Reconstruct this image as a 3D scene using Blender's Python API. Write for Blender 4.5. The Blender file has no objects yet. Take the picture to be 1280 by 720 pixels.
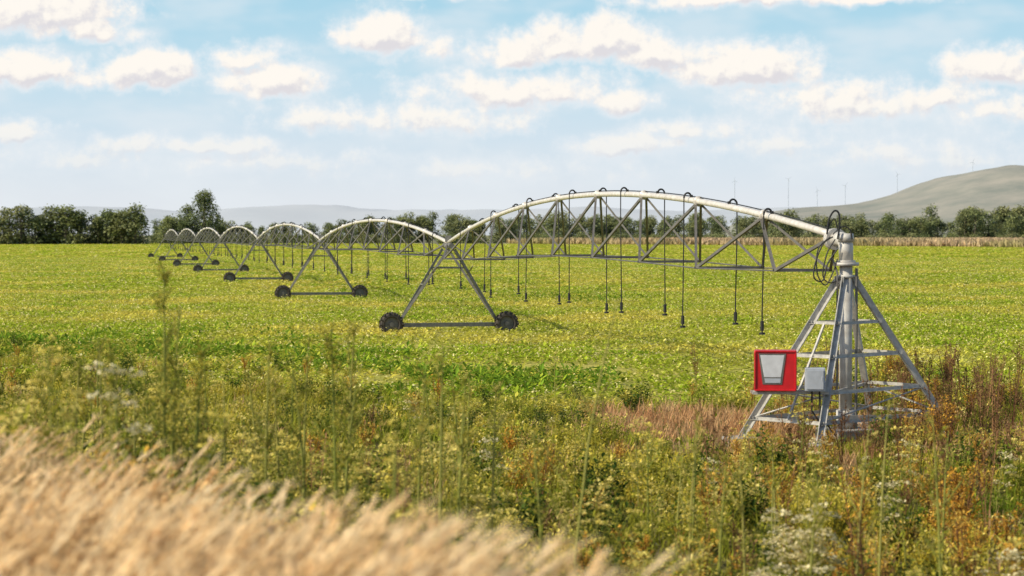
import bpy, math, random
import numpy as np
from mathutils import Vector, Matrix, noise as mnoise
random.seed(7); rng=np.random.default_rng(7)
R=random.uniform
scene=bpy.context.scene
scene.view_settings.view_transform='Standard'
scene.view_settings.look='None'
scene.view_settings.exposure=0
F=2500.0; H=4.2

# ------------------------------------------------------------- mesh builder
class MB:
    def __init__(s): s.v=[]; s.f=[]; s.m=[]
    def add(s,vs,fs,mat=0):
        o=len(s.v); s.v.extend([tuple(a) for a in vs])
        for f in fs: s.f.append(tuple(i+o for i in f)); s.m.append(mat)
    def strip(s,pts,ws,side,mat=0):
        vs=[];fs=[]
        for p,w in zip(pts,ws):
            vs.append(Vector(p)-side*w*.5); vs.append(Vector(p)+side*w*.5)
        for i in range(len(pts)-1): fs.append((2*i,2*i+1,2*i+3,2*i+2))
        s.add(vs,fs,mat)
    def leaf(s,p,az,pitch,L,W,droop,mat=0):
        ca,sa,cp,sp_=math.cos(az),math.sin(az),math.cos(pitch),math.sin(pitch)
        dx,dy,dz=ca*cp*L,sa*cp*L,sp_*L; x,y,z=p
        mx,my,mz=x+dx*.5,y+dy*.5,z+dz*.5+droop*L*.05; w=W*.5
        s.add([(x,y,z),(mx+sa*w,my-ca*w,mz),(x+dx,y+dy,z+dz-droop*L),(mx-sa*w,my+ca*w,mz)],[(0,1,2,3)],mat)
    def blade(s,p,az,pitch,L,W,droop,mat=0,n=3):
        d=Vector((math.cos(az)*math.cos(pitch),math.sin(az)*math.cos(pitch),math.sin(pitch)))
        side=Vector((-math.sin(az),math.cos(az),0)); p=Vector(p)
        pts=[];ws=[]
        for i in range(n+1):
            t=i/n; pts.append(p+d*L*t-Vector((0,0,droop*L*t*t))+Vector((math.cos(az),math.sin(az),0))*droop*L*.4*t*t)
            ws.append(W*(1-t)**.6 if i else W*.7)
        ws[-1]=W*.08
        s.strip(pts,ws,side,mat); return pts[-1]
    def tube(s,pts,r,n=8,mat=0,cap=True):
        pts=[Vector(p) for p in pts]; rs=r if isinstance(r,(list,tuple)) else [r]*len(pts)
        t0=(pts[1]-pts[0]).normalized()
        up=Vector((0,0,1)) if abs(t0.z)<.9 else Vector((0,1,0))
        a=t0.cross(up).normalized(); vs=[];fs=[]
        for i,p in enumerate(pts):
            if i==0:t=t0
            elif i==len(pts)-1:t=(pts[i]-pts[i-1]).normalized()
            else:t=(pts[i+1]-pts[i-1]).normalized()
            a=(a-t*a.dot(t)).normalized(); b=t.cross(a)
            for k in range(n):
                th=2*math.pi*k/n; vs.append(p+(a*math.cos(th)+b*math.sin(th))*rs[i])
        for i in range(len(pts)-1):
            for k in range(n):
                k2=(k+1)%n; fs.append((i*n+k,i*n+k2,(i+1)*n+k2,(i+1)*n+k))
        if cap: fs.append(tuple(range(n))[::-1]); fs.append(tuple((len(pts)-1)*n+k for k in range(n)))
        s.add(vs,fs,mat)
    def beam(s,p0,p1,w,h=None,mat=0,up=(0,0,1)):
        h=h or w; p0=Vector(p0);p1=Vector(p1); t=(p1-p0).normalized(); up=Vector(up)
        if abs(t.dot(up))>.95: up=Vector((0,1,0))
        a=t.cross(up).normalized(); b=a.cross(t)
        vs=[p+a*sx*w*.5+b*sz*h*.5 for p in (p0,p1) for sx,sz in ((-1,-1),(1,-1),(1,1),(-1,1))]
        s.add(vs,[(3,2,1,0),(4,5,6,7),(0,1,5,4),(1,2,6,5),(2,3,7,6),(3,0,4,7)],mat)
    def angle(s,p0,p1,w,mat=0,flip=1):   # L-section angle iron
        p0=Vector(p0);p1=Vector(p1); t=(p1-p0).normalized(); up=Vector((0,0,1))
        if abs(t.dot(up))>.98: up=Vector((0,1,0))
        a=t.cross(up).normalized()*flip; b=a.cross(t)*flip; th=w*.14
        sec=[(0,0),(w,0),(w,th),(th,th),(th,w),(0,w)]
        vs=[p+a*(x-w*.35)+b*(y-w*.35) for p in (p0,p1) for x,y in sec]
        fs=[(i,(i+1)%6,6+(i+1)%6,6+i) for i in range(6)]
        fs+=[(0,1,2,3),(0,3,4,5),(9,8,7,6),(11,10,9,6)]
        s.add(vs,fs,mat)
    def box(s,c,size,rz=0,mat=0,M=None):
        x,y,z=[k*.5 for k in size]; c=Vector(c); M=M or Matrix.Rotation(rz,3,'Z')
        vs=[c+M@Vector((sx*x,sy*y,sz*z)) for sz in(-1,1) for sx,sy in((-1,-1),(1,-1),(1,1),(-1,1))]
        s.add(vs,[(3,2,1,0),(4,5,6,7),(0,1,5,4),(1,2,6,5),(2,3,7,6),(3,0,4,7)],mat)
    def mesh(s,name,mats,smooth=False):
        me=bpy.data.meshes.new(name); me.from_pydata(s.v,[],s.f)
        for m in mats: me.materials.append(m)
        me.polygons.foreach_set('material_index',np.array(s.m,dtype=np.int32))
        if smooth: me.polygons.foreach_set('use_smooth',np.ones(len(s.f),dtype=bool))
        me.update(); return me
    def obj(s,name,mats,parent=None,smooth=False,bevel=0,link=True):
        o=bpy.data.objects.new(name,s.mesh(name,mats,smooth))
        if link: scene.collection.objects.link(o)
        if parent: o.parent=parent
        if bevel:
            b=o.modifiers.new('bevel','BEVEL'); b.width=bevel; b.segments=2; b.limit_method='ANGLE'
        return o
def empty(name,loc=(0,0,0)):
    e=bpy.data.objects.new(name,None); scene.collection.objects.link(e); e.empty_display_size=.3; return e

# ------------------------------------------------------------- materials
def newmat(name):
    m=bpy.data.materials.new(name); m.use_nodes=True; nt=m.node_tree; nt.nodes.clear()
    return m,nt,nt.nodes,nt.links
def nd(nt,t,**k):
    n=nt.nodes.new(t)
    for a,b in k.items(): setattr(n,a,b)
    return n
def mixc(nt,fac,a,b,mode='MIX'):
    n=nt.nodes.new('ShaderNodeMix'); n.data_type='RGBA'; n.blend_type=mode
    for i,v in ((0,fac),(6,a),(7,b)):
        if isinstance(v,bpy.types.NodeSocket): nt.links.new(v,n.inputs[i])
        elif i==0: n.inputs[0].default_value=v
        else: n.inputs[i].default_value=(*v[:3],1)
    return n.outputs[2]
def noiset(nt,vec,scale,detail=4,rough=.55,lo=.35,hi=.65):
    n=nd(nt,'ShaderNodeTexNoise'); n.inputs['Scale'].default_value=scale; n.inputs['Detail'].default_value=detail
    n.inputs['Roughness'].default_value=rough; nt.links.new(vec,n.inputs['Vector'])
    r=nd(nt,'ShaderNodeMapRange'); r.inputs[1].default_value=lo; r.inputs[2].default_value=hi
    nt.links.new(n.outputs[0],r.inputs[0]); return r.outputs[0]
def leafmat(name,c1,c2,c3=None,tr=.35,wscale=.06,wl=.35,wh=.65,crop=False,v0=.6,v1=1.35):
    m,nt,N,L=newmat(name)
    oi=nd(nt,'ShaderNodeObjectInfo'); geo=nd(nt,'ShaderNodeNewGeometry')
    if crop:
        w0=noiset(nt,geo.outputs['Position'],.35,1,.5,.35,.65); c=mixc(nt,w0,c1,c2)
    else: c=mixc(nt,oi.outputs['Random'],c1,c2)
    if c3:
        w=noiset(nt,geo.outputs['Position'],wscale,2,.6,wl,wh); c=mixc(nt,w,c,c3)
    v=nd(nt,'ShaderNodeMapRange'); L.new(geo.outputs['Random Per Island'],v.inputs[0]); v.inputs[3].default_value=v0; v.inputs[4].default_value=v1
    h=nd(nt,'ShaderNodeVectorMath'); h.operation='SCALE'; L.new(c,h.inputs[0]); L.new(v.outputs[0],h.inputs['Scale'])
    d=nd(nt,'ShaderNodeBsdfDiffuse'); L.new(h.outputs[0],d.inputs[0])
    t=nd(nt,'ShaderNodeBsdfTranslucent'); L.new(h.outputs[0],t.inputs[0])
    mx=nd(nt,'ShaderNodeMixShader'); mx.inputs[0].default_value=tr
    L.new(d.outputs[0],mx.inputs[1]); L.new(t.outputs[0],mx.inputs[2])
    o=nd(nt,'ShaderNodeOutputMaterial'); L.new(mx.outputs[0],o.inputs[0]); return m
def solid(name,c,rough=.6,metal=0,var=.25,scale=3,c2=None,bump=0):
    m,nt,N,L=newmat(name)
    geo=nd(nt,'ShaderNodeNewGeometry'); w=noiset(nt,geo.outputs['Position'],scale,6,.65,.3,.7)
    cc=c2 or tuple(k*(1-var) for k in c)
    col=mixc(nt,w,cc,c)
    d=nd(nt,'ShaderNodeBsdfPrincipled'); L.new(col,d.inputs['Base Color']); d.inputs['Roughness'].default_value=rough; d.inputs['Metallic'].default_value=metal
    if bump:
        b=nd(nt,'ShaderNodeBump'); b.inputs['Strength'].default_value=bump; L.new(w,b.inputs['Height']); L.new(b.outputs[0],d.inputs['Normal'])
    o=nd(nt,'ShaderNodeOutputMaterial'); L.new(d.outputs[0],o.inputs[0]); return m

galv=solid('galvanised_steel',(.54,.52,.47),.5,.15,.4,9,c2=(.28,.27,.25))
towerm=solid('tower_steel',(.26,.25,.23),.5,.25,.4,6,c2=(.13,.125,.115))  # darkened like the truss, silhouette shade in the colour
galvd=solid('shade_darkened_steel',(.19,.18,.165),.55,.25,.4,6,c2=(.10,.095,.085))  # galvanised steel darkened in colour, for struts shaded against the bright sky
pipew=solid('span_pipe_steel',(.72,.69,.64),.4,.1,.3,5,c2=(.48,.44,.38))
colm=solid('column_steel',(.64,.62,.57),.5,.1,.3,5,c2=(.42,.39,.35))
black=solid('black_rubber',(.02,.02,.02),.6,0,.4,10)
tyre=solid('tyre_rubber',(.03,.028,.025),.85,0,.5,8,c2=(.07,.055,.04))
redp=solid('red_paint',(.62,.012,.018),.4,0,.3,4)
whitep=solid('panel_door',(.62,.63,.66),.35,0,.2,6)
greyp=solid('grey_enclosure',(.42,.45,.5),.4,0,.2,8)
conc=solid('concrete',(.38,.36,.33),.9,0,.3,5,bump=.3)

# ------------------------------------------------------------- terrain
def sstep(a,b,x):
    t=np.clip((x-a)/(b-a),0,1); return t*t*(3-2*t)
def sdist(x,y): return (x+3.3)*.862+(y-12.9)*.507
def height(x,y):
    x=np.asarray(x,float); y=np.asarray(y,float)
    s=sdist(x,y)
    h=2.4*(1-sstep(-.5,8,s))-.20*sstep(6,13,y)*(1-sstep(-.5,8,s))
    h=h*(1-sstep(40,70,y))
    near=1-sstep(60,90,np.hypot(x,y))
    h=h+near*(.07*np.sin(x*.9+1.3*np.sin(y*.4))+.06*np.sin(y*.7+x*.31)-.05)*np.clip(s*.5+.4,0,1)
    far=sstep(90,200,np.hypot(x,y))
    h=h+far*.12*np.sin(x*.021+1)*np.sin(y*.013)
    return h
def ground():
    t=np.linspace(-1,1,301); xs=np.sinh(t*6.6)/np.sinh(6.6)*7000
    t=np.linspace(0,1,360); ys=-25+25*t*3+ (np.exp(t*7.2)-1)/(math.exp(7.2)-1)*13000
    X,Y=np.meshgrid(xs,ys); Z=height(X,Y)
    V=np.stack([X,Y,Z],-1).reshape(-1,3); nx=len(xs); ny=len(ys)
    i=np.arange((ny-1)*(nx-1)); r=i//(nx-1); c=i%(nx-1); a=r*nx+c
    Fc=np.stack([a,a+1,a+nx+1,a+nx],-1)
    me=bpy.data.meshes.new('ground'); me.from_pydata(V.tolist(),[],Fc.tolist())
    me.polygons.foreach_set('use_smooth',np.ones(len(Fc),dtype=bool))
    o=bpy.data.objects.new('ground',me); scene.collection.objects.link(o)
    m,nt,N,L=newmat('ground_soil_and_crop')
    geo=nd(nt,'ShaderNodeNewGeometry'); P=geo.outputs['Position']
    sp=nd(nt,'ShaderNodeSeparateXYZ'); L.new(P,sp.inputs[0])
    fine=noiset(nt,P,2.2,5,.7,.35,.65); mid=noiset(nt,P,.22,4,.6,.35,.65); big=noiset(nt,P,.018,3,.5,.38,.62)
    crop=mixc(nt,fine,(.26,.28,.05),(.46,.44,.10))
    crop=mixc(nt,mid,crop,(.50,.45,.12)); 
    cropf=mixc(nt,big,(.28,.38,.05),(.40,.45,.07))
    cropf=mixc(nt,fine,cropf,(.38,.43,.07))
    def mr(v,a,b):
        r=nd(nt,'ShaderNodeMapRange'); r.inputs[1].default_value=a; r.inputs[2].default_value=b; L.new(v,r.inputs[0]); return r.outputs[0]
    c=mixc(nt,mr(sp.outputs[1],90,260),crop,cropf)
    soil=mixc(nt,fine,(.08,.075,.03),(.22,.19,.07))
    c=mixc(nt,mr(sp.outputs[1],42,56),soil,c)
    straw=mixc(nt,fine,(.26,.17,.08),(.44,.31,.16))
    c=mixc(nt,mr(sp.outputs[2],1.7,2.1),c,straw)
    beyond=mixc(nt,noiset(nt,P,.004,3,.5,.4,.6),(.22,.25,.14),(.34,.30,.19))
    c=mixc(nt,mr(sp.outputs[1],880,900),c,beyond)
    d=nd(nt,'ShaderNodeBsdfDiffuse'); L.new(c,d.inputs[0])
    b=nd(nt,'ShaderNodeBump'); b.inputs['Strength'].default_value=.5; b.inputs['Distance'].default_value=.3; L.new(fine,b.inputs['Height']); L.new(b.outputs[0],d.inputs['Normal'])
    oo=nd(nt,'ShaderNodeOutputMaterial'); L.new(d.outputs[0],oo.inputs[0])
    me.materials.append(m)
ground()

# hills
def hill(name,xs0,xs1,y0,depth,prof,mat,nx=160,ny=30,rough=6):
    V=[];Fc=[]
    for j in range(ny+1):
        v=j/ny; env=math.sin(math.pi*min(1,v*1.0))**.8
        for i in range(nx+1):
            x=xs0+(xs1-xs0)*i/nx; y=y0+depth*v
            z=prof(x)*env
            n=mnoise.fractal(Vector((x*.002,y*.002,3)),1,2,5)
            z=z*(1+.10*n)+rough*n*env
            V.append((x,y,z-3))
    for j in range(ny):
        for i in range(nx):
            a=j*(nx+1)+i; Fc.append((a,a+1,a+nx+2,a+nx+1))
    me=bpy.data.meshes.new(name); me.from_pydata(V,[],Fc); me.materials.append(mat)
    me.polygons.foreach_set('use_smooth',np.ones(len(Fc),dtype=bool))
    o=bpy.data.objects.new(name,me); scene.collection.objects.link(o)
def interp(pts,k,d):
    xs=[(p[0]-640)/F*d for p in pts]; zs=[(293-p[1])/F*d+4.2 for p in pts]
    return lambda x: float(np.interp(x,xs,zs))
hm=solid('hill_scrub',(.33,.31,.26),.95,0,.3,.012,c2=(.19,.21,.18))  # scrub colour greyed and lightened to carry the haze
def hillmat(name,a,b,s):
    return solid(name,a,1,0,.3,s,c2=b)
d=4700
hill('hill',(900-640)/F*4000,(2100-640)/F*5400,3800,1800,interp([(900,300),(950,268),(1000,262),(1060,256),(1090,249),(1130,236),(1170,223),(1210,214),(1245,210),(1290,212),(1380,205),(1500,207),(1700,225),(2000,280)],0,d),hm)
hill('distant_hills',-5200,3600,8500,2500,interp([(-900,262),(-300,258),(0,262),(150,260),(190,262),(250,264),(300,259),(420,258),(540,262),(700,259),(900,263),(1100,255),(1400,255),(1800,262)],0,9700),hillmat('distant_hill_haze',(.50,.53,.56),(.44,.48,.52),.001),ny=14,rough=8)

# ------------------------------------------------------------- scatter
def scatter(name,srcs,P,Rz,S,I,tilt=None):
    col=bpy.data.collections.new(name+'_sources')
    for i,s in enumerate(srcs): s.name=f'{name}_part_{i:02d}'; col.objects.link(s)
    n=len(P); me=bpy.data.meshes.new(name); me.vertices.add(n); me.vertices.foreach_set('co',np.asarray(P,dtype=np.float32).ravel())
    rot=np.zeros((n,3),np.float32); rot[:,2]=Rz
    if tilt is not None: rot[:,0]=tilt[:,0]; rot[:,1]=tilt[:,1]
    S=np.asarray(S,dtype=np.float32)
    if S.ndim==1: S=np.stack([S,S,S],-1)
    a=me.attributes.new('rot','FLOAT_VECTOR','POINT'); a.data.foreach_set('vector',rot.ravel())
    a=me.attributes.new('scl','FLOAT_VECTOR','POINT'); a.data.foreach_set('vector',S.ravel())
    a=me.attributes.new('idx','INT','POINT'); a.data.foreach_set('value',np.asarray(I,dtype=np.int32))
    o=bpy.data.objects.new(name,me); scene.collection.objects.link(o)
    g=bpy.data.node_groups.new(name+'_gn','GeometryNodeTree')
    g.interface.new_socket('Geometry',in_out='INPUT',socket_type='NodeSocketGeometry')
    g.interface.new_socket('Geometry',in_out='OUTPUT',socket_type='NodeSocketGeometry')
    gi=g.nodes.new('NodeGroupInput'); go=g.nodes.new('NodeGroupOutput')
    ip=g.nodes.new('GeometryNodeInstanceOnPoints'); ci=g.nodes.new('GeometryNodeCollectionInfo')
    ci.inputs['Collection'].default_value=col; ci.inputs['Separate Children'].default_value=True; ci.inputs['Reset Children'].default_value=True
    def na(nm,t):
        q=g.nodes.new('GeometryNodeInputNamedAttribute'); q.data_type=t; q.inputs['Name'].default_value=nm
        return [s for s in q.outputs if s.enabled and s.name=='Attribute'][0]
    er=g.nodes.new('FunctionNodeEulerToRotation')
    g.links.new(na('rot','FLOAT_VECTOR'),er.inputs[0]); g.links.new(er.outputs[0],ip.inputs['Rotation'])
    g.links.new(na('scl','FLOAT_VECTOR'),ip.inputs['Scale'])
    g.links.new(na('idx','INT'),ip.inputs['Instance Index']); ip.inputs['Pick Instance'].default_value=True
    g.links.new(gi.outputs[0],ip.inputs['Points']); g.links.new(ci.outputs[0],ip.inputs['Instance'])
    g.links.new(ip.outputs[0],go.inputs[0])
    md=o.modifiers.new('scatter','NODES'); md.node_group=g
    return o

# ------------------------------------------------------------- plant sources
m_crop=leafmat('crop_leaf',(.29,.42,.03),(.46,.52,.05),(.68,.60,.11),.4,.08,.44,.62,True,.55,1.4)
m_crop2=leafmat('crop_leaf_pale',(.54,.54,.10),(.68,.62,.18),None,.4,crop=True)
m_cropy=leafmat('crop_flower_yellow',(.84,.74,.26),(.90,.82,.44),None,.4,crop=True)
m_cropd=leafmat('crop_leaf_shade_dark',(.15,.26,.025),(.22,.34,.035),None,.38)
m_green=leafmat('weed_green',(.14,.21,.022),(.28,.34,.035),(.44,.40,.055),.4,.25)
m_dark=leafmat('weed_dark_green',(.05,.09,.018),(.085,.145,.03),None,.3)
m_olive=leafmat('weed_olive',(.50,.45,.055),(.72,.57,.08),None,.4)
m_umbel=leafmat('umbel_yellow',(.74,.62,.12),(.82,.70,.24),None,.4)
m_cream=leafmat('flower_cream',(.70,.61,.30),(.80,.72,.46),None,.35)
m_stem=leafmat('stem_green',(.20,.23,.05),(.34,.31,.09),None,.1)
m_brown=leafmat('dry_weed_brown',(.17,.09,.045),(.32,.18,.09),None,.25)
m_orange=leafmat('dry_weed_orange',(.64,.34,.05),(.76,.50,.10),None,.3)
m_pink=leafmat('dry_grass_pinkish',(.62,.34,.16),(.74,.50,.26),None,.4)
m_straw=leafmat('straw',(.72,.50,.22),(.86,.65,.33),(.88,.68,.36),.42,.8)
m_strawear=leafmat('straw_ear',(.92,.73,.44),(.95,.83,.58),(.86,.62,.32),.45,1.2)
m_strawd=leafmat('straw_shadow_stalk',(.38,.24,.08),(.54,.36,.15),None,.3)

TILE=6.0
def crop_tile():
    b=MB(); sx,sy=.21,.50
    for i in range(int(TILE/sx)):
        for j in range(int(TILE/sy)):
            x=(i+.5+R(-.45,.45))*sx-TILE/2; y=(j+.5+R(-.18,.18))*sy-TILE/2
            hgt=R(.05,.21); 
            dens=mnoise.noise(Vector((x*.6,y*.6,R(0,.1))))
            if dens<-.35 and random.random()<.6: continue
            for _ in range(random.randint(5,7)):
                b.leaf((x,y,hgt*R(.2,1)),R(0,6.28),R(-.15,.8),R(.14,.25),R(.06,.12),R(0,.4),0 if random.random()<.82 else 1)
            for _ in range(random.choice((0,0,0,1,1,2,3))):
                b.leaf((x+R(-.1,.1),y+R(-.1,.1),hgt*R(.9,1.3)+.03),R(0,6.28),R(-.2,.9),R(.05,.10),R(.045,.08),0,2)
    return b.obj('c',[m_crop,m_crop2,m_cropy],link=False)
def crop_tile_far():
    b=MB()
    for _ in range(1800):
        x,y=R(-TILE/2,TILE/2),R(-TILE/2,TILE/2)
        b.leaf((x,y,R(.01,.10)),R(0,6.28),R(-.15,.7),R(.16,.3),R(.09,.16),R(0,.4),random.choices((0,1,2),(1,.15,.03))[0])
    return b.obj('c',[m_crop,m_crop2,m_cropy],link=False)
def grass_tuft(mat,L=.45,n=26,spread=.18,w=.012):
    b=MB()
    for _ in range(n):
        a=R(0,6.28); r=R(0,spread)
        b.blade((math.cos(a)*r,math.sin(a)*r,0),R(0,6.28),R(.9,1.5),L*R(.5,1.1),w,R(.05,.5),0,n=2)
    return b.obj('g',[mat],link=False)
def bush(mats,h=.7,n=260,w=.4,ls=.07,ytop=.0):
    b=MB(); stems=[]
    for _ in range(14):
        a=R(0,6.28); hh=h*R(.6,1.05); q=Vector((math.cos(a)*w*R(.1,1),math.sin(a)*w*R(.1,1),hh)); p=Vector((q.x*.25,q.y*.25,0))
        stems.append((p,q)); b.tube([p,(p+q)/2+Vector((0,0,h*.05)),q],.005,3,2,False)
    for _ in range(n):
        p,q=random.choice(stems); t=R(.15,1.05); c=p.lerp(q,t)+Vector((R(-.07,.07),R(-.07,.07),R(-.03,.05)))
        m=1 if (t>.75 and random.random()<ytop) else 0
        b.leaf(c,R(0,6.28),R(-.3,1.1),ls*R(.6,1.4),ls*R(.3,.6),R(0,.4),m)
    return b.obj('b',mats,link=False)
def umbel(h=1.2,heads=9,mat=m_umbel,leafm=m_green,big=1.0):
    b=MB(); lean=Vector((R(-.12,.12),R(-.12,.12),0))
    top=Vector((0,0,h))+lean*h
    b.tube([(0,0,0),Vector((0,0,h*.5))+lean*.3,top],[.011,.009,.005],4,1,False)
    for i in range(heads):
        t=.45+.55*i/(heads-1) if heads>1 else 1
        p=top*t; a=R(0,6.28); l=R(.12,.34)*(1.35-t)
        q=p+Vector((math.cos(a)*l,math.sin(a)*l,l*R(.7,1.3)+.04)); b.tube([p,(p+q)/2+Vector((0,0,-.02)),q],.004,3,1,False)
        rr=R(.06,.11)*big
        for _ in range(12):
            a2=R(0,6.28); r2=rr*math.sqrt(R(0,1)); e=q+Vector((math.cos(a2)*r2,math.sin(a2)*r2,.05-r2*.3))
            b.strip([q,e],[.002,.002],Vector((math.sin(a2),-math.cos(a2),0)),1)
            for _ in range(2):
                c=e+Vector((R(-.018,.018),R(-.018,.018),R(-.01,.016))); b.leaf(c,R(0,6.28),R(-.4,.9),R(.026,.042)*big,R(.02,.034)*big,0,0)
    for _ in range(80):
        t=R(.05,.85); p=top*t; a=R(0,6.28); l=R(.03,.22)*(1.15-t)
        q=p+Vector((math.cos(a)*l,math.sin(a)*l,l*R(.1,.8)))
        b.leaf(q,R(0,6.28),R(-.2,1.2),R(.06,.13),R(.012,.026),.1,2)
    return b.obj('u',[mat,m_stem,leafm],link=False)
def dryweed(h=1.0,mat=m_brown):
    b=MB()
    for s in range(random.randint(3,5)):
        a=R(0,6.28); q=Vector((math.cos(a)*R(.05,.3),math.sin(a)*R(.05,.3),h*R(.7,1.05)))
        b.tube([(0,0,0),q*.5+Vector((0,0,.04)),q],[.010,.008,.006],3,1,False)
        for i in range(46):
            t=R(.5,1.03); c=q*t+Vector((R(-.03,.03),R(-.03,.03),0)); 
            b.leaf(c,R(0,6.28),R(-.2,1.2),R(.03,.055),R(.018,.034),.1,0)
        for i in range(7):
            t=R(.3,.9); c=q*t; az=R(0,6.28); e=c+Vector((math.cos(az)*.12,math.sin(az)*.12,.13)); b.tube([c,e],.003,3,1,False)
            for _ in range(9): b.leaf(c.lerp(e,R(.4,1.1)),R(0,6.28),R(-.2,1.2),R(.03,.05),R(.014,.03),.1,0)
    return b.obj('d',[mat,m_brown],link=False)
def straw_tuft():
    b=MB()
    for _ in range(14):
        a=R(0,6.28); r=R(0,.2); az=R(-1.1,1.0)
        p=(math.cos(a)*r,math.sin(a)*r,0); L=R(.34,.66)
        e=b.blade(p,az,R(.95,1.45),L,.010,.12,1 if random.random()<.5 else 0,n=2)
        d=Vector((math.cos(az)*.75,math.sin(az)*.75,.5)).normalized()
        for k in range(9):
            c=e+d*R(0,.12)
            b.leaf(c,az+R(-.6,.6),R(.1,1.0),R(.05,.10),R(.007,.014),.05,2)
        b.strip([e,e+d*.07,e+d*.15],[.016,.024,.004],Vector((-math.sin(az),math.cos(az),0)),2)
    for _ in range(10):
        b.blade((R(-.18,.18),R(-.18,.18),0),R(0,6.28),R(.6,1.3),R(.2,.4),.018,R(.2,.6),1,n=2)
    return b.obj('s',[m_straw,m_strawd,m_strawear],link=False)

def grid_pts(y0,y1,sp,wf=.31,jit=.5,extra=3):
    out=[]
    y=y0
    while y<y1:
        w=wf*y+extra; x=np.arange(-w,w,sp); n=len(x)
        out.append(np.stack([x+rng.uniform(-jit,jit,n)*sp,y+rng.uniform(-jit,jit,n)*sp],-1)); y+=sp
    return np.concatenate(out)
def bound(x): return np.where(x<0,46-x*1.2,45+x*.55)
def vnoise(P,s,o=0):
    return np.array([mnoise.noise(Vector((p[0]*s+o,p[1]*s,o))) for p in P])
C=Vector((6.93,41.5,0)); STEP=Vector((-9.66,44.1,0)); SL=STEP.length; U=STEP.normalized(); T=Vector((U.y,-U.x,0))
# crop field : abutting tiles of individual plants in rows
near=[crop_tile() for _ in range(5)]; far=[crop_tile_far() for _ in range(3)]
def inreed(x,y): return (x>-10)&(y>np.maximum(880-x*1.45,600))
PT=[];SC=[];IX=[]
def tiles(y0,y1,size,k0,k1,zs):
    y=y0+size/2
    while y<y1-size*.4:
        w=.31*(y+size)+5; nx=int(w/size)+1
        for i in range(-nx,nx+1):
            x=i*size
            if y+size*.5<bound(np.array(x))+.5 or inreed(np.array(x),np.array(y)): continue
            sc=size/TILE; PT.append((x,y,float(height(x,y))-.02)); SC.append((sc,sc,zs*R(.9,1.1))); IX.append(random.randint(k0,k1))
        y+=size
tiles(40,142,6,0,4,1.1); tiles(142,346,12,0,4,1.2); tiles(346,874,24,5,7,1.8)
scatter('field_crop',near+far,PT,rng.integers(0,2,len(PT))*math.pi,SC,IX)
print('crop tiles',len(PT))
# sparse deeper green clumps, their dark colour standing in for shadow patches
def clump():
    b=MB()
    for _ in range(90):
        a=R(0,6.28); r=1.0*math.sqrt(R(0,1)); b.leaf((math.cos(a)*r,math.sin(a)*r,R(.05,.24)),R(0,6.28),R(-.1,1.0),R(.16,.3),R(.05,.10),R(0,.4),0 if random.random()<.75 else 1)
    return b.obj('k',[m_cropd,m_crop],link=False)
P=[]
def shade_patch(px0,px1,y0,y1,n):
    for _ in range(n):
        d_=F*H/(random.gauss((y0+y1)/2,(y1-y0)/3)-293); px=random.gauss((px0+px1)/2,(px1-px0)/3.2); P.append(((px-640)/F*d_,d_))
shade_patch(-120,330,425,446,120); shade_patch(500,720,460,490,60); shade_patch(250,520,440,462,34); shade_patch(560,800,366,380,26); shade_patch(380,640,346,362,22)
P=np.array(P); scatter('shade_patch_crop',[clump() for _ in range(3)],np.c_[P,height(P[:,0],P[:,1])],rng.uniform(0,6.28,len(P)),rng.uniform(.6,1.4,len(P)),rng.integers(0,3,len(P)))

# weeds
P=grid_pts(13,80,.5,jit=.6,extra=2); s=sdist(P[:,0],P[:,1])
keep=(s>.2)&(P[:,1]<bound(P[:,0])+rng.normal(0,2.2,len(P))); P=P[keep]
g=[grass_tuft(m_green,.45,20,.26,.026),grass_tuft(m_olive,.4,20,.26,.024),grass_tuft(m_green,.6,22,.28,.026),grass_tuft(m_pink,.5,34,.28,.022)]
nv=vnoise(P,.25,5)
I=np.where(nv>.0,1,np.where(nv<-.2,2,0)); 
red=((P[:,0]-4.0)/2.6)**2+((P[:,1]-43.5)/3.2)**2<1+rng.normal(0,.3,len(P))
red2=((P[:,0]-7.0)/4.4)**2+((P[:,1]-40.5)/4.4)**2<1
I=np.where(red|(red2&(rng.random(len(P))<.6))|(rng.random(len(P))<.05),3,I)
scatter('wild_grass',g,np.c_[P,height(P[:,0],P[:,1])],rng.uniform(0,6.28,len(P)),rng.uniform(.7,1.4,len(P)),I)
print('grass',len(P))
P=grid_pts(14,85,.74,jit=.6,extra=2); s=sdist(P[:,0],P[:,1])
keep=(s>.8)&(P[:,1]<bound(P[:,0])+1+rng.normal(0,3,len(P)))&~(((P[:,0]-6.9)/1.4)**2+((P[:,1]-41)/1.4)**2<1)
keep&=~((((P[:,0]-3.9)/2.2)**2+((P[:,1]-43)/3.5)**2<1)&(rng.random(len(P))<.85))
P=P[keep]
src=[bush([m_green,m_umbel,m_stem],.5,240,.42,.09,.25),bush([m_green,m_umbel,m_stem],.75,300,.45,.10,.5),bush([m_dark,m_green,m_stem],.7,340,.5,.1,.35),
     bush([m_olive,m_umbel,m_stem],.6,260,.4,.08,.7),umbel(1.1,9),umbel(1.35,12),umbel(.9,8,m_cream,m_green),dryweed(1.2),dryweed(1.45),dryweed(.9,m_orange),bush([m_orange,m_umbel,m_brown],.6,260,.35,.08,.4)]
I=[];SC=[]
na=vnoise(P,.22,11); nb=vnoise(P,.35,21)
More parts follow.
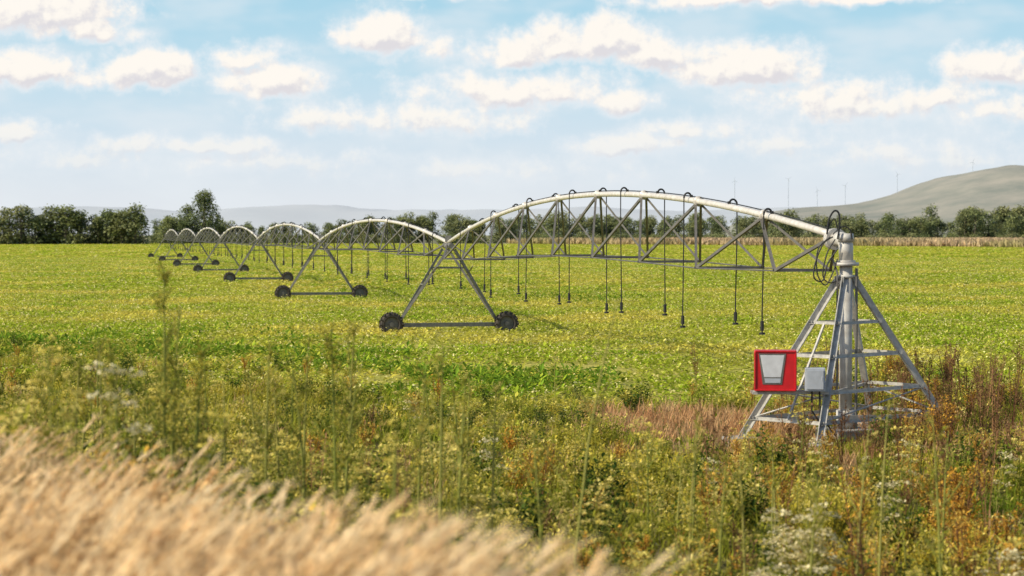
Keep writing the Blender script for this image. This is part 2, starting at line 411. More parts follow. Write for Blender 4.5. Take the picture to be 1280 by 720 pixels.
for i,(x,y) in enumerate(P):
    pxx=640+x/y*F
    right=x>4.5 and y>33
    if right and x>7.6: w=[1.0,.6,.3,.8,.3,.3,.2,3.2,3.0,1.2,.7]
    elif right: w=[1.2,.4,.2,.5,.1,.1,.1,1.6,1.0,.9,.6]
    elif pxx>860: w=[1.2,1.3,.8,2.2,1.2,.9,1.3,1.0,.6,1.6,1.5]
    elif y>34: w=[2.2,1.2,1.0,2.0,.5,.3,.3,.05,.0,.2,.2]
    else: w=[1.5,2,1.3,2.0,1.6,1.2,.4,.1,.1,.3,.35]
    if na[i]>.08: w[3]*=6; w[4]*=2
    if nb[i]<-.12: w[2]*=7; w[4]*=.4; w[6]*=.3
    I.append(random.choices(range(11),w)[0]); 
    c=R(.6,1.3)
    if y>34 and x<4.5: c*=.75
    if x>2 and 36<y<46 and x<7.0: c*=.62
    SC.append(c)
scatter('weeds',src,np.c_[P,height(P[:,0],P[:,1])],rng.uniform(0,6.28,len(P)),SC,I)
print('weeds',len(P))

# tall stalks rising into the field view
def tall(h,heads,lean=0):
    b=MB()
    pts=[Vector((lean*t*t,0,h*t)) for t in (0,.3,.6,.8,1)]
    b.tube(pts,[.016,.014,.012,.009,.005],4,0,False)
    for k in range(heads):
        t=R(.25,.97); p=Vector((lean*t*t,0,h*t)); a=R(0,6.28); l=R(.12,.4)*(1.2-t)
        q=p+Vector((math.cos(a)*l,math.sin(a)*l,l*1.5)); b.tube([p,q],.005,3,0,False)
        for _ in range(18):
            c=p.lerp(q,R(.2,1.1)); b.leaf(c,R(0,6.28),R(-.2,1.1),R(.03,.08),R(.01,.024),.2,1 if random.random()<.6 else 2)
    return b
def gp(px,d): return ((px-640)/F*d)
TW=[(205,18,335,.0,44),(212,19,380,.1,38),(150,18,425,-.1,24),(330,19,430,.05,28),(432,22,400,.1,46),(445,24,420,-.1,38),(715,18,372,.42,9),(570,21,470,.1,20),(1100,21,500,.1,8),(92,20,450,.05,18),(240,18,430,.1,34),(420,19,410,-.05,38),(520,20,455,.1,20),(860,20,520,.1,16),(1180,19,520,-.1,20),(1010,18,600,.1,20),(680,18,540,-.1,18)]
for k in range(22): TW.append((R(60,620),R(18,26),R(415,500),R(-.15,.15),int(R(8,24))))
for k in range(8): TW.append((R(640,1270),R(19,27),R(490,600),R(-.15,.15),int(R(6,18))))
for px,d_,top,lean,hd in TW:
    x=gp(px,d_); z0=float(height(x,d_)); zt=4.2-(top-293)/F*d_
    if zt-z0<.6: continue
    o=tall(zt-z0,hd,lean).obj('tall_weed',[m_stem,m_green,m_umbel]); o.location=(x,d_,z0)

# larger individual shrubs and flowering clumps of the near bank
def place(o,name,px,d_,sc,dz=0):
    x=gp(px,d_); scene.collection.objects.link(o); o.name=name; o.location=(x,d_,float(height(x,d_))-.05+dz); o.scale=(sc,)*3
for px,d_,sc in ((25,27,.8),(-30,28,.9),(905,20,.95),(620,22,.85),(940,22,.8),(1150,23,.8),(480,20,.75)):
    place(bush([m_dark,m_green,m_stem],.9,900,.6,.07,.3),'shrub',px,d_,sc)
for px,d_,sc in ((830,20,1.0),(795,21,.9),(700,24,1.0),(1235,21,1.1),(560,22,1.0),(1000,26,.9),(380,23,1.0)):
    place(bush([m_olive,m_umbel,m_stem],1.0,900,.5,.07,.6),'flowering_shrub',px,d_,sc)
for px,d_,sc in ((1070,22,1.05),(1095,23,.9),(850,19.5,.8),(1215,25,.9)):
    place(bush([m_orange,m_umbel,m_brown],1.1,900,.35,.06,.3),'dry_shrub',px,d_,sc)
for px,d_,sc in ((1003,20,1.25),(1018,20.4,1.15),(990,20.6,1.2),(1030,20.2,1.1),(955,19,.9),(968,19.2,.8),(1260,20,.95)):
    place(umbel(1.05,15,m_cream,m_green,1.3),'umbel_flower',px,d_,sc)
for px,d_,sc in ((330,21,1.0),(350,22,1.1),(300,23,1.0),(470,22,1.1),(455,21,1.0),(200,22,1.1),(225,24,1.2),(180,25,1.1),(490,24,1.1),(400,22,1.0),(745,23,1.0),(610,21,.9)):
    place(umbel(1.3,14,m_umbel,m_green,1.3),'umbel_flower',px,d_,sc)

# straw bank
P=[]
for y in np.arange(4.6,17,.165):
    for x in np.arange(-.31*y-1.2,3,.165):
        P.append((x+R(-.09,.09),y+R(-.09,.09)))
P=np.array(P); s=sdist(P[:,0],P[:,1]); keep=(s<.45+rng.normal(0,.32,len(P)))&(s>-6); P=P[keep]
print('straw',len(P))
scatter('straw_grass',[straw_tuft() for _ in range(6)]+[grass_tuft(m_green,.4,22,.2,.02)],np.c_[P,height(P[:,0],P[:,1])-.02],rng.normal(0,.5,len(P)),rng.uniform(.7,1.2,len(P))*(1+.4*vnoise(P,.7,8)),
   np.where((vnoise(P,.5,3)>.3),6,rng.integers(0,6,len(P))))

# ------------------------------------------------------------- trees
m_tree=leafmat('tree_leaf',(.18,.225,.095),(.30,.33,.13),(.32,.32,.15),.3,.03,.4,.7)  # greens lightened, distance haze mixed into the leaf colour
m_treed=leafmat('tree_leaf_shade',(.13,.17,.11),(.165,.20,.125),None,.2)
bark=solid('bark',(.14,.12,.09),.9,0,.4,2)
def tree(h=12,w=5,n=1100,leaf=.8,low=.12,nl=17):
    b=MB(); 
    b.tube([(0,0,0),(R(-.2,.2),R(-.2,.2),h*.3),(R(-.5,.5),R(-.5,.5),h*.65)],[h*.028,h*.02,h*.01],7,2)
    lobes=[]
    for _ in range(nl):
        t=R(low+.08,.93); rr=w*.5*math.sin(math.pi*min(1,(t+.12))**.9)**.6*R(.35,1)
        a=R(0,6.28); c=Vector((math.cos(a)*rr*.75,math.sin(a)*rr*.75,h*t)); lobes.append((c,R(.13,.24)*w+.5))
        b.tube([(0,0,h*t*.55),c*.6+Vector((0,0,h*t*.35)),c],[h*.008,h*.005,h*.002],4,2,False)
    for _ in range(n):
        c,r=random.choice(lobes); v=Vector((random.gauss(0,1),random.gauss(0,1),random.gauss(0,1))).normalized()*r*R(.5,1.08); v.z*=.8
        p=c+v
        if p.z<h*low*.6: continue
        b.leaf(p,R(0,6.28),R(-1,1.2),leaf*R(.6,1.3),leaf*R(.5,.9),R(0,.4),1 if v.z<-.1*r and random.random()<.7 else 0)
    return b
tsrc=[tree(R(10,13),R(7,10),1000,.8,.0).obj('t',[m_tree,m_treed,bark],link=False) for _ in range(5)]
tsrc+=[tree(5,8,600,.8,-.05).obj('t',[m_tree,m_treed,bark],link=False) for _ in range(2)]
P=[];S=[];I=[]
def row(px0,px1,dist,top,n,dj=15,kind=None,tv=.12,ws=1.0):
    for k in range(n):
        px=R(px0,px1); d_=dist+R(-dj,dj); hh=(293-top)/F*d_+4.2; hh*=R(1-tv*1.5,1+tv*.7)
        P.append((gp(px,d_),d_,-.3))
        i=random.randrange(5) if kind is None else random.choice(kind)
        base=12 if i<5 else 5.8
        S.append((hh/base*R(.95,1.3)*ws,hh/base*R(.95,1.3)*ws,hh/base)); I.append(i)
row(-260,-10,820,262,26); 
for c,tp in ((8,256),(28,256),(46,264),(64,257),(84,256),(100,262),(120,266),(136,259),(154,262),(170,258)): row(c-3,c+3,812,tp,2,5,tv=.05,ws=1.15)
row(-10,178,835,270,16); row(-300,182,818,290,20,4,[5,6])
row(188,235,880,270,9); row(262,300,890,274,7,10); row(290,350,900,278,12); row(180,400,870,291,26,8,[5,6])
row(350,440,950,276,12); row(440,500,980,272,12); row(500,560,1000,266,8); row(560,640,1000,272,14); row(640,960,1050,273,40); row(380,960,900,291,60,10,[5,6])
row(690,740,1000,266,6); row(830,880,1000,268,6)
row(960,1110,1000,272,18); row(975,1060,980,264,7); row(1085,1180,950,272,14); row(1190,1245,940,264,8); row(1262,1400,940,266,16); row(1150,1450,1300,258,30,30); row(960,1500,1250,268,46,30)
row(950,1500,880,290,50,10,[5,6]); row(1060,1500,640,311,26,4,[5,6],.3)
row(500,1000,1700,268,50,40); row(-1200,-250,900,266,100,40); row(1500,2600,1000,262,100,60)
scatter('distant_trees',tsrc,P,rng.uniform(0,6.28,len(P)),S,I)
for px,d_,top,w,n in ((256,870,239,19,4600),(236,875,256,13,1800),(214,880,266,12,1500)):
    hh=(293-top)/F*d_+4.2
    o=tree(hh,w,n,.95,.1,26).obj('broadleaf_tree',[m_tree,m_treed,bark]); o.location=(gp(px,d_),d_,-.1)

# reed / dry meadow strip
m_reed=leafmat('dry_reed',(.56,.40,.25),(.64,.47,.30),(.48,.40,.20),.3,.02)
def reedp():
    b=MB()
    for _ in range(150):
        b.leaf((R(-3.5,3.5),R(-3.5,3.5),0),R(0,6.28),R(1.0,1.5),R(.9,1.8),R(.3,.6),.05,0)
    return b.obj('r',[m_reed],link=False)
X=rng.uniform(-10,420,6500); Y=rng.uniform(600,885,6500); k=inreed(X,Y)&(X<.36*Y); RP=np.stack([X[k],Y[k],X[k]*0],-1)
print('reeds',len(RP))
scatter('dry_reeds',[reedp() for _ in range(3)],RP,rng.uniform(0,6.28,len(RP)),rng.uniform(.9,2.0,len(RP)),rng.integers(0,3,len(RP)))

# ------------------------------------------------------------- wind turbines
m_turb=solid('turbine_haze_grey',(.52,.58,.66),.6,0,.1,.1)  # tinted towards the sky, so the colour carries the haze
for k,(px,top,bot) in enumerate(((918,226,256),(985,224,254),(1021,238,256),(1056,232,252),(1121,218,240),(1215,203,216))):
    d_=4700; x=gp(px,d_); zt=(293-top)/F*d_+4.2; zb=(293-bot)/F*d_-20
    b=MB(); ln=zt-zb; b.tube([(0,0,0),(0,0,ln)],[.9,.6],8,0)
    b.box((0,-1.5,ln),(1.4,4,1.4)); a0=k*.9
    for j in range(3):
        a=a0+j*2.094; dr=Vector((math.sin(a),0,math.cos(a))); b.strip([Vector((0,-4,ln)),Vector((0,-4,ln))+dr*3,Vector((0,-4,ln))+dr*10],[.5,.7,.2],Vector((math.cos(a),0,-math.sin(a))))
    o=b.obj('wind_turbine',[m_turb]); o.location=(x,d_,zb)

# ------------------------------------------------------------- irrigation machine
root=empty('center_pivot_irrigation_machine')
feet=dict(L=C+Vector((-2.3,-.95,0)),N=C+Vector((-.92,-2.35,0)),Rr=C+Vector((2.35,.5,0)),Fa=C+Vector((.95,2.0,0)))
apexz=3.3
def legp(k,z):
    f=feet[k]; a=C+(f-C).normalized()*.16; a.z=apexz; f2=Vector((f.x,f.y,0)); return f2.lerp(a,z/apexz)
b=MB()
for k in feet:
    b.angle(legp(k,-.1),legp(k,apexz),.12,0)
order=['L','N','Rr','Fa']
for z,w in ((2.38,.06),(1.72,.07),(1.02,.07),(.45,.07)):
    for i in range(4): 
        o1=legp(order[i],z); o2=legp(order[(i+1)%4],z); e=(o2-o1).normalized()*.04
        b.angle(o1-e,o2+e,w,0)
b.beam(legp('L',.44),legp('Rr',.40),.05,.07,0); b.beam(legp('N',1.0)+Vector((0,.03,0)),legp('Fa',1.0),.05,.06,0)
for i in range(4):
    b.tube([legp(order[i],.48),legp(order[(i+1)%4],1.0)],.018,5,0)
b.beam(legp('L',2.36).lerp(legp('N',2.36),.5),legp('L',.47).lerp(legp('N',.47),.5),.04,.04,0)
for k in feet:
    dd=(feet[k]-C).normalized(); b.box(C+dd*.2+Vector((0,0,3.2)),(.16,.02,.26),math.atan2(dd.y,dd.x))
b.obj('base_frame',[galv],root)
b=MB()
for k in feet: b.box(legp(k,0)+Vector((0,0,-.02)),(.55,.55,.22),.4)
b.box(C+Vector((0,0,.02)),(.9,.9,.3),.4)
b.obj('concrete_footings',[conc],root,bevel=.02)
# column
b=MB()
b.tube([C+Vector((0,0,0)),C+Vector((0,0,3.55))],.135,20,0)
b.tube([C+Vector((0,0,.15)),C+Vector((0,0,.55))],.19,20,0)
b.tube([C+Vector((0,0,3.30)),C+Vector((0,0,3.36))],.19,20,0)
b.tube([C+Vector((0,0,3.55)),C+Vector((0,0,3.62))],.27,20,0)
b.tube([C+Vector((0,0,3.62)),C+Vector((0,0,3.66))],.20,20,0)
pts=[C+Vector((0,0,3.66)),C+Vector((0,0,3.9))]
for i in range(1,9):
    a=i/8*math.pi*.5; pts.append(C+Vector((0,0,3.9))+U*(.24*(1-math.cos(a)))+Vector((0,0,.2*math.sin(a))))
pts.append(pts[-1]+U*.35)
b.tube(pts,.15,20,0)
b.tube([C+Vector((0,0,4.05)),C+Vector((0,0,4.22))],[.17,.15],16,0)
b.tube([pts[-1]-U*.05,pts[-1]+U*.03],.23,16,0)
b.tube([pts[-1]+U*.04,pts[-1]+U*.12],.23,16,0)
o=b.obj('pivot_column',[colm],root,smooth=False)
for p in o.data.polygons: p.use_smooth=len(p.vertices)==4
b=MB()
cr=Vector((.2,-.12,0))
b.tube([C+cr+Vector((0,0,.1)),C+cr+Vector((0,0,3.5))],.03,8,0)
b.tube([C+Vector((-.2,-.15,.9)),C+Vector((-.2,-.15,3.4)),C+Vector((-.3,-.1,3.7))],.022,8,0)
b.obj('conduits',[galvd],root)

def zpipe(n,t):
    if n==0: return 4.10+(3.85-4.10)*t+1.45*4*t*(1-t)
    return 3.85+1.1*4*t*(1-t)
def truss(n):
    A=C+STEP*n; 
    t0=.016 if n==0 else .004
    def pp(t): q=A+STEP*t; q.z=zpipe(n,t); return q
    NP=9 if n==0 else 8
    det=MB()
    ts=np.linspace(t0,1-.004,41)
    det.tube([pp(t) for t in ts],.08,12 if n<2 else 8,0)
    for j in range(1,NP):
        t=j/NP; q=pp(t); e=(pp(t+.001)-q).normalized(); det.tube([q-e*.05,q+e*.05],.135,12,0)
    det.obj('span_pipe',[pipew],root,smooth=True)
    tr=MB(); wd=.85
    def depth(t): return (1.9 if n==0 else 1.55)*(4*t*(1-t))**.42
    nodes=[]
    w=.065 if n<2 else .06
    for k in range(NP):
        t=(k+.5)/NP; q=pp(t); dd=depth(t); l=q-T*wd*min(1,dd/1.3)-Vector((0,0,dd)); r=q+T*wd*min(1,dd/1.3)-Vector((0,0,dd)); nodes.append((l,r))
        ja=pp(max(k/NP,t0)); jb=pp(min((k+1)/NP,.996)); dz=Vector((0,0,-.08))
        for sgn,c in ((-1,l),(1,r)):
            for jn in (ja,jb): tr.angle(c,jn+dz+T*sgn*.07,w,0,sgn)
        tr.angle(l-T*.05,r+T*.05,w,0)
    for side in (0,1):
        sg=-1 if side==0 else 1
        pts=[pp(t0+.004)+Vector((0,0,-.12))+T*sg*.1]+[nn[side] for nn in nodes]+[pp(.992)+Vector((0,0,-.12))+T*sg*.1]
        for a_,b_ in zip(pts[:-1],pts[1:]): tr.tube([a_,b_],.019 if n<3 else .022,6,0)
    tr.obj('truss',[galvd],root)
    # goosenecks and drops
    dr=MB(); nd_=13
    for j in range(nd_):
        t=.1+j*.068
        if n>0: t=.06+j*.072
        q=pp(t); sg=-1 if j%2==0 else 1
        pts=[]
        for i in range(8):
            a=math.pi*i/7; pts.append(q+T*sg*(.10-.10*math.cos(a))+Vector((0,0,.06+.13*math.sin(a))))
        end=pts[-1]; zb=1.95+.12*math.sin(j*2.3+n)
        pts.append(end+Vector((0,0,-.8))); pts.append(Vector((end.x+R(-.03,.03),end.y,zb+.5)))
        hr=.015 if n<1 else .018
        dr.tube(pts[:8],.026,6,0); dr.tube(pts[7:],hr,6,0); e=pts[-1]
        dr.tube([e,e+Vector((0,0,-.5))],hr*1.1,6,0)
        dr.tube([e+Vector((0,0,-.24)),e+Vector((0,0,-.46))],.042,8,0)
        dr.tube([e+Vector((0,0,-.5)),e+Vector((0,0,-.55))],.07,8,0)
        dr.tube([q+Vector((0,0,.07)),q+Vector((0,0,.14))],.04,6,0)
    dr.obj('drop_hoses',[black],root)
    cb=MB(); cb.tube([pp(t)+Vector((0,0,.1))+T*.03 for t in ts],.015,5,0); cb.obj('power_cable',[black],root)
def wheel(b,c,r=.5):
    n=28
    prof=[(-.14,r*.62),(-.17,r*.72),(-.15,r*.9),(-.06,r*.97),(.06,r*.97),(.15,r*.9),(.17,r*.72),(.14,r*.62)]
    vs=[];fs=[]
    for i in range(n):
        a=2*math.pi*i/n
        for o_,rr in prof: vs.append(c+U*o_+(T*math.cos(a)+Vector((0,0,1))*math.sin(a))*rr)
    m=len(prof)
    for i in range(n):
        for j in range(m-1): fs.append((i*m+j,i*m+j+1,((i+1)%n)*m+j+1,((i+1)%n)*m+j))
    b.add(vs,fs,0)
    for i in range(14):
        a=2*math.pi*i/14; 
        for sg in(-1,1):
            a2=a+.1*sg; d0=T*math.cos(a2)+Vector((0,0,1))*math.sin(a2); d1=T*math.cos(a2+.16)+Vector((0,0,1))*math.sin(a2+.16)
            b.beam(c+d0*r*1.0+U*.01*sg,c+d1*r*.95+U*.17*sg,.05,.1,0,up=d0)
    b.tube([c-U*.05,c+U*.05],r*.63,20,1); b.tube([c-U*.16,c+U*.16],r*.2,12,1)
def tower(n):
    B=C+STEP*n; g=float(height(B.x,B.y)); B.z=g-.08
    b=MB(); hw=2.5; zb=.42
    b.beam(B-T*(hw+.1)+Vector((0,0,zb)),B+T*(hw+.1)+Vector((0,0,zb)),.15,.17,0)
    up=Vector((0,0,3.80)); 
    for sg in(-1,1):
        base=B+T*sg*(hw-.35)+Vector((0,0,zb+.08))
        for al in (-1,1):
            top=B+up+T*sg*.12+U*al*.75+Vector((0,0,-.15))
            b.angle(base+U*al*.05,top,.11,0,sg)
        m1=(base-U*.05).lerp(B+up+T*sg*.12-U*.75,.5); m2=(base+U*.05).lerp(B+up+T*sg*.12+U*.75,.5); b.angle(m1,m2,.06,0)
        b.angle(base.lerp(B+up,.62),B-U*1.6+T*sg*.75+Vector((0,0,2.95)),.06,0)
    for al in(-1,1):
        l=(B-T*(hw-.35)+Vector((0,0,zb))).lerp(B+up+U*al*.75,.72); r=(B+T*(hw-.35)+Vector((0,0,zb))).lerp(B+up+U*al*.75,.72); b.angle(l,r,.06,0)
    b.tube([B+up-U*.8,B+up+U*.8],.12,12,0)
    b.box(B+up+Vector((0,0,.30)),(.26,.26,.28),0,0)
    b.obj('drive_tower',[towerm],root)
    w=MB()
    for sg in(-1,1):
        wheel(w,B+T*sg*hw+Vector((0,0,.46))+U*-.25,.49)
        w.box(B+T*sg*(hw-.12)+Vector((0,0,.44))-U*.02,(.3,.3,.3),math.atan2(T.y,T.x),2)
    w.obj('wheels',[tyre,galvd,galvd],root)
for n in range(7): truss(n)
for n in range(1,8): tower(n)
# pivot hoses/cables
b=MB(); Q=C+U*.75+Vector((0,0,4.1))
def loop(pts,r=.014):
    vs=[Vector(p) for p in pts]; out=[]
    for i in range(len(vs)-1):
        p0=vs[max(i-1,0)];p1=vs[i];p2=vs[i+1];p3=vs[min(i+2,len(vs)-1)]
        for k in range(6):
            t=k/6; out.append(.5*((2*p1)+(p2-p0)*t+(2*p0-5*p1+4*p2-p3)*t*t+(3*p1-p0-3*p2+p3)*t**3))
    out.append(vs[-1]); b.tube(out,r,6,0)
def O(dx,dz,dy=0): return C+Vector((dx,dy-.15,dz))
loop([O(-.42,4.2),O(-.38,4.5),O(-.28,4.68),O(-.18,4.64),O(-.16,4.4),O(-.2,4.1)],.02)
loop([O(-.42,4.2),O(-.36,4.42),O(-.26,4.52),O(-.2,4.3)],.013)
loop([O(-.3,4.15),O(-.5,4.0),O(-.66,3.6),O(-.68,3.3),O(-.5,3.25),O(-.4,3.6),O(-.2,3.9)],.017)
loop([O(-.35,4.15),O(-.6,3.9),O(-.62,3.4),O(-.45,3.15),O(-.3,3.4),O(-.2,3.7)],.015)
loop([O(-.25,4.1),O(-.42,3.8),O(-.5,3.35),O(-.35,3.2),O(-.1,3.3)],.015)
loop([O(-.3,4.2),O(-.1,4.36),O(.05,4.3),O(.1,4.1)],.014)
b.obj('pivot_cables',[black],root)

# control panel
cp=empty('control_panel'); yaw=-.12
pc=Vector((5.24,39.75,1.50)); M=Matrix.Rotation(yaw,3,'Z')
b=MB(); b.box(pc,(.84,.42,.80),yaw,0); b.obj('housing',[redp],cp,bevel=.02)
b=MB()
def PL(x,y,z): return pc+M@Vector((x,y,z))
b.beam(PL(-.40,-.215,.385),PL(.40,-.215,.385),.04,.03,0); b.beam(PL(-.40,-.215,-.385),PL(.40,-.215,-.385),.04,.03,0)
b.beam(PL(-.40,-.215,-.36),PL(-.40,-.215,.36),.03,.04,0,up=(0,1,0)); b.beam(PL(.40,-.215,-.36),PL(.40,-.215,.36),.03,.04,0,up=(0,1,0))
b.obj('door_rim',[redp],cp,bevel=.006)
y=-.225
b=MB(); fr=[PL(-.33,y+.004,.34),PL(.21,y+.004,.34),PL(.13,y+.004,-.27),PL(-.25,y+.004,-.27)]; bk=[p+M@Vector((0,.03,0)) for p in fr]
b.add(fr+bk,[(3,2,1,0),(4,5,6,7),(0,1,5,4),(1,2,6,5),(2,3,7,6),(3,0,4,7)]); b.obj('window_gasket',[galvd],cp)
b=MB()
fr=[PL(-.30,y,.31),PL(.18,y,.31),PL(.11,y,-.13),PL(-.22,y,-.13)]; bk=[p+M@Vector((0,.03,0)) for p in fr]
b.add(fr+bk,[(3,2,1,0),(4,5,6,7),(0,1,5,4),(1,2,6,5),(2,3,7,6),(3,0,4,7)])
b.obj('window_cover',[whitep],cp,bevel=.008)
b=MB(); fr=[PL(-.215,y-.004,-.15),PL(.105,y-.004,-.15),PL(.10,y-.004,-.24),PL(-.20,y-.004,-.24)]; bk=[p+M@Vector((0,.03,0)) for p in fr]
b.add(fr+bk,[(3,2,1,0),(4,5,6,7),(0,1,5,4),(1,2,6,5),(2,3,7,6),(3,0,4,7)]); b.obj('window_sill',[greyp],cp)
b=MB(); 
b.beam((4.78,39.98,1.05),(6.55,40.02,1.05),.06,.06); b.beam((4.78,39.65,1.05),(6.3,39.70,1.05),.05,.05)
b.beam((4.85,39.98,1.05),(4.85,39.6,1.05),.05,.05); b.beam((5.62,39.98,1.09),(5.62,39.98,1.8),.05,.05)
b.obj('mounting_rails',[galv],cp)
jb=empty('junction_box')
b=MB(); b.box((6.0,39.55,1.33),(.40,.24,.46),yaw); b.obj('enclosure',[greyp],jb,bevel=.015)
b=MB(); b.box((5.985,39.42,1.33),(.33,.02,.38),yaw); b.box((6.12,39.405,1.35),(.03,.03,.08),yaw); b.obj('door',[greyp],jb,bevel=.005)
b=MB(); b.tube([(5.95,39.6,1.12),(5.95,39.62,.7),(6.2,39.7,.35),(6.4,40,.1)],.018,6); b.tube([(6.1,39.6,1.12),(6.12,39.62,.6),(6.5,40,.15)],.018,6); b.obj('cables',[black],jb)

# ------------------------------------------------------------- sun + sky
to_sun=Vector((-.82,-.30,.62)).normalized()
el=math.asin(to_sun.z); az=math.atan2(to_sun.x,to_sun.y)
sl=bpy.data.lights.new('sun','SUN'); sl.energy=5; sl.angle=math.radians(.5); sl.color=(1,.90,.70)
so=bpy.data.objects.new('sun',sl); so.rotation_euler=to_sun.to_track_quat('Z','Y').to_euler(); so.location=(-30,-20,40); scene.collection.objects.link(so)

w=bpy.data.worlds.new('World'); scene.world=w; w.use_nodes=True; nt=w.node_tree; nt.nodes.clear(); L=nt.links
CL=[(50,22,120,38,1.1),(130,45,55,18,.9),(50,98,85,26,1.1),(195,96,80,28,1.1),(345,102,65,30,1.05),(300,84,44,16,.8),
(35,170,42,15,.9),(240,185,105,14,.8),(482,48,58,30,1.1),(548,65,35,18,.55),
(650,70,55,26,1),(700,58,55,32,1.1),(755,55,70,30,1.1),(815,72,55,24,1.),(640,116,130,26,.8),(778,132,42,20,.9),(800,182,90,16,.7),(870,165,70,18,.7),
(930,90,95,30,1.1),(930,4,140,14,.9),(1080,6,70,9,.8),(560,-3,90,8,.8),
(1050,135,130,26,.85),(1150,128,80,18,.8),(1230,94,60,26,1.1),(1240,145,80,16,.65),(400,150,80,18,.6),(110,205,110,16,.45),(540,155,120,20,.5),(1000,182,120,16,.45),(330,205,170,16,.5),(1150,200,160,22,.45),(600,215,200,18,.45)]
g=bpy.data.node_groups.new('cloud_field','ShaderNodeTree')
g.interface.new_socket('P',in_out='INPUT',socket_type='NodeSocketVector'); g.interface.new_socket('W',in_out='INPUT',socket_type='NodeSocketVector')
g.interface.new_socket('D',in_out='OUTPUT',socket_type='NodeSocketFloat')
gi=g.nodes.new('NodeGroupInput'); go=g.nodes.new('NodeGroupOutput'); gl=g.links
def vm(op,a,b_=None,c_=None,tree=g):
    n=tree.nodes.new('ShaderNodeVectorMath'); n.operation=op
    for i,v in enumerate((a,b_,c_)):
        if v is None: continue
        if isinstance(v,bpy.types.NodeSocket): tree.links.new(v,n.inputs[i])
        else: n.inputs[i].default_value=v
    return n.outputs['Value'] if op=='LENGTH' else n.outputs[0]
def mt(op,a,b_=None,c_=None,tree=g,clamp=False):
    n=tree.nodes.new('ShaderNodeMath'); n.operation=op; n.use_clamp=clamp
    for i,v in enumerate((a,b_,c_)):
        if v is None: continue
        if isinstance(v,bpy.types.NodeSocket): tree.links.new(v,n.inputs[i])
        else: n.inputs[i].default_value=v
    return n.outputs[0]
def nz(vec,scale,detail,rough,tree=g):
    n=tree.nodes.new('ShaderNodeTexNoise'); n.inputs['Scale'].default_value=scale; n.inputs['Detail'].default_value=detail; n.inputs['Roughness'].default_value=rough
    tree.links.new(vec,n.inputs['Vector']); return n
wn=nz(gi.outputs['W'],.022,2,.6); wv=vm('SUBTRACT',wn.outputs['Color'],(.5,.5,.5)); wv=vm('MULTIPLY',wv,(46,26,0)); PW=vm('ADD',gi.outputs['P'],wv)
cur=None
for cx,cy,rx,ry,wt in CL:
    q=vm('MULTIPLY_ADD',PW,(1/(rx*1.18),1/(ry*1.32),0),(-cx/(rx*1.18),-cy/(ry*1.32),0))
    q=vm('MAXIMUM',vm('MULTIPLY',q,(-1,-1,0)),vm('MULTIPLY',q,(1,1.5,0))); ln=vm('LENGTH',q)
    f=mt('MULTIPLY_ADD',ln,-wt,wt)
    cur=f if cur is None else mt('MAXIMUM',cur,f)
cur=mt('MAXIMUM',cur,-1)
n1=nz(gi.outputs['W'],.03,6,.64); n2=nz(vm('MULTIPLY',gi.outputs['W'],(1,1.6,1)),.011,3,.55)
d_=mt('MULTIPLY_ADD',mt('SUBTRACT',n1.outputs[0],.5),1.7,cur); d_=mt('MULTIPLY_ADD',mt('SUBTRACT',n2.outputs[0],.5),.8,d_)
gl.new(d_,go.inputs[0])
tc=nd(nt,'ShaderNodeTexCoord'); sp=nd(nt,'ShaderNodeSeparateXYZ'); L.new(tc.outputs['Generated'],sp.inputs[0])
a_=mt('ARCTAN2',sp.outputs[0],sp.outputs[1],tree=nt); Ux=mt('MULTIPLY_ADD',a_,F,640,tree=nt)
e_=mt('ARCSINE',sp.outputs[2],tree=nt); Vy=mt('MULTIPLY_ADD',e_,-F,293,tree=nt)
Uw=mt('WRAP',Ux,1400,-120,tree=nt)
cP=nd(nt,'ShaderNodeCombineXYZ'); L.new(Uw,cP.inputs[0]); L.new(Vy,cP.inputs[1])
cW=nd(nt,'ShaderNodeCombineXYZ'); L.new(Ux,cW.inputs[0]); L.new(Vy,cW.inputs[1])
def field(off):
    n=nd(nt,'ShaderNodeGroup'); n.node_tree=g
    L.new(vm('ADD',cP.outputs[0],off,tree=nt),n.inputs[0]); L.new(vm('ADD',cW.outputs[0],off,tree=nt),n.inputs[1]); return n.outputs[0]
D0=field((0,0,0)); D1=field((-6,-10,0))
def mr(v,a,b_,c=0,d=1,smooth=True):
    r=nd(nt,'ShaderNodeMapRange'); r.interpolation_type='SMOOTHSTEP' if smooth else 'LINEAR'
    for i,k in enumerate((a,b_,c,d)): r.inputs[i+1].default_value=k
    L.new(v,r.inputs[0]); return r.outputs[0]
dens=mr(D0,-.24,.5)
low=mr(Vy,260,110,.22,1); dens=mt('MULTIPLY',dens,low,tree=nt)
sh=mt('SUBTRACT',D0,D1,tree=nt); lit=mr(sh,-.38,.20)
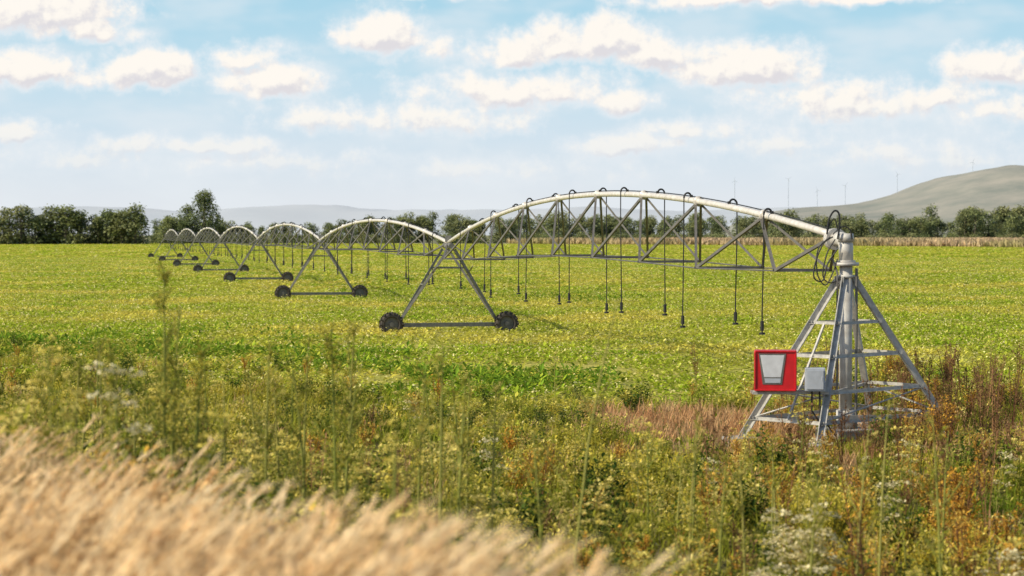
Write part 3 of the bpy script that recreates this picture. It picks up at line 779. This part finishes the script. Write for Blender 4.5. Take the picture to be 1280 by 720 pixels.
ccol=mixc(nt,lit,(.75,.73,.76),(1.0,.95,.88))
ccol=mixc(nt,mr(D0,.05,.55),(.86,.89,.92),ccol)
cr=nd(nt,'ShaderNodeValToRGB'); r=cr.color_ramp
L.new(mr(Vy,300,-60,smooth=False),cr.inputs[0])
stops=[(0,(.79,.81,.84)),(.15,(.75,.80,.85)),(.35,(.65,.77,.86)),(.6,(.52,.73,.85)),(.83,(.40,.67,.82)),(1,(.33,.62,.80))]
while len(r.elements)<len(stops): r.elements.new(.5)
for e,(p,c) in zip(r.elements,stops): e.position=p; e.color=(*c,1)
hz=nz(vm('MULTIPLY',cW.outputs[0],(1,2.5,1),tree=nt),.006,3,.55,tree=nt)
base=mixc(nt,mt('MULTIPLY',mr(hz.outputs[0],.38,.65),.5,tree=nt),cr.outputs[0],(.80,.85,.89))
skyc=mixc(nt,dens,base,ccol)
sky=nd(nt,'ShaderNodeTexSky',sky_type='NISHITA'); sky.sun_disc=False; sky.sun_elevation=el; sky.sun_rotation=az%(2*math.pi)
b1=nd(nt,'ShaderNodeBackground'); L.new(sky.outputs[0],b1.inputs[0]); b1.inputs[1].default_value=.14
b2=nd(nt,'ShaderNodeBackground'); L.new(skyc,b2.inputs[0]); b2.inputs[1].default_value=1.0
mx=nd(nt,'ShaderNodeMixShader'); L.new(mt('MULTIPLY',mr(sp.outputs[2],.21,.13),mr(sp.outputs[2],-.02,-.01),tree=nt),mx.inputs[0]); L.new(b1.outputs[0],mx.inputs[1]); L.new(b2.outputs[0],mx.inputs[2])
wo=nd(nt,'ShaderNodeOutputWorld'); L.new(mx.outputs[0],wo.inputs[0])

# ------------------------------------------------------------- camera
cam=bpy.data.cameras.new('camera'); co=bpy.data.objects.new('camera',cam); scene.collection.objects.link(co)
co.location=(0,0,H); cam.sensor_width=36; cam.lens=F/1280*36; cam.clip_end=30000; cam.clip_start=.1
co.rotation_euler=(math.pi/2-math.atan(67/F),0,0)
cam.dof.use_dof=True; cam.dof.focus_distance=58; cam.dof.aperture_fstop=1.8
scene.camera=co
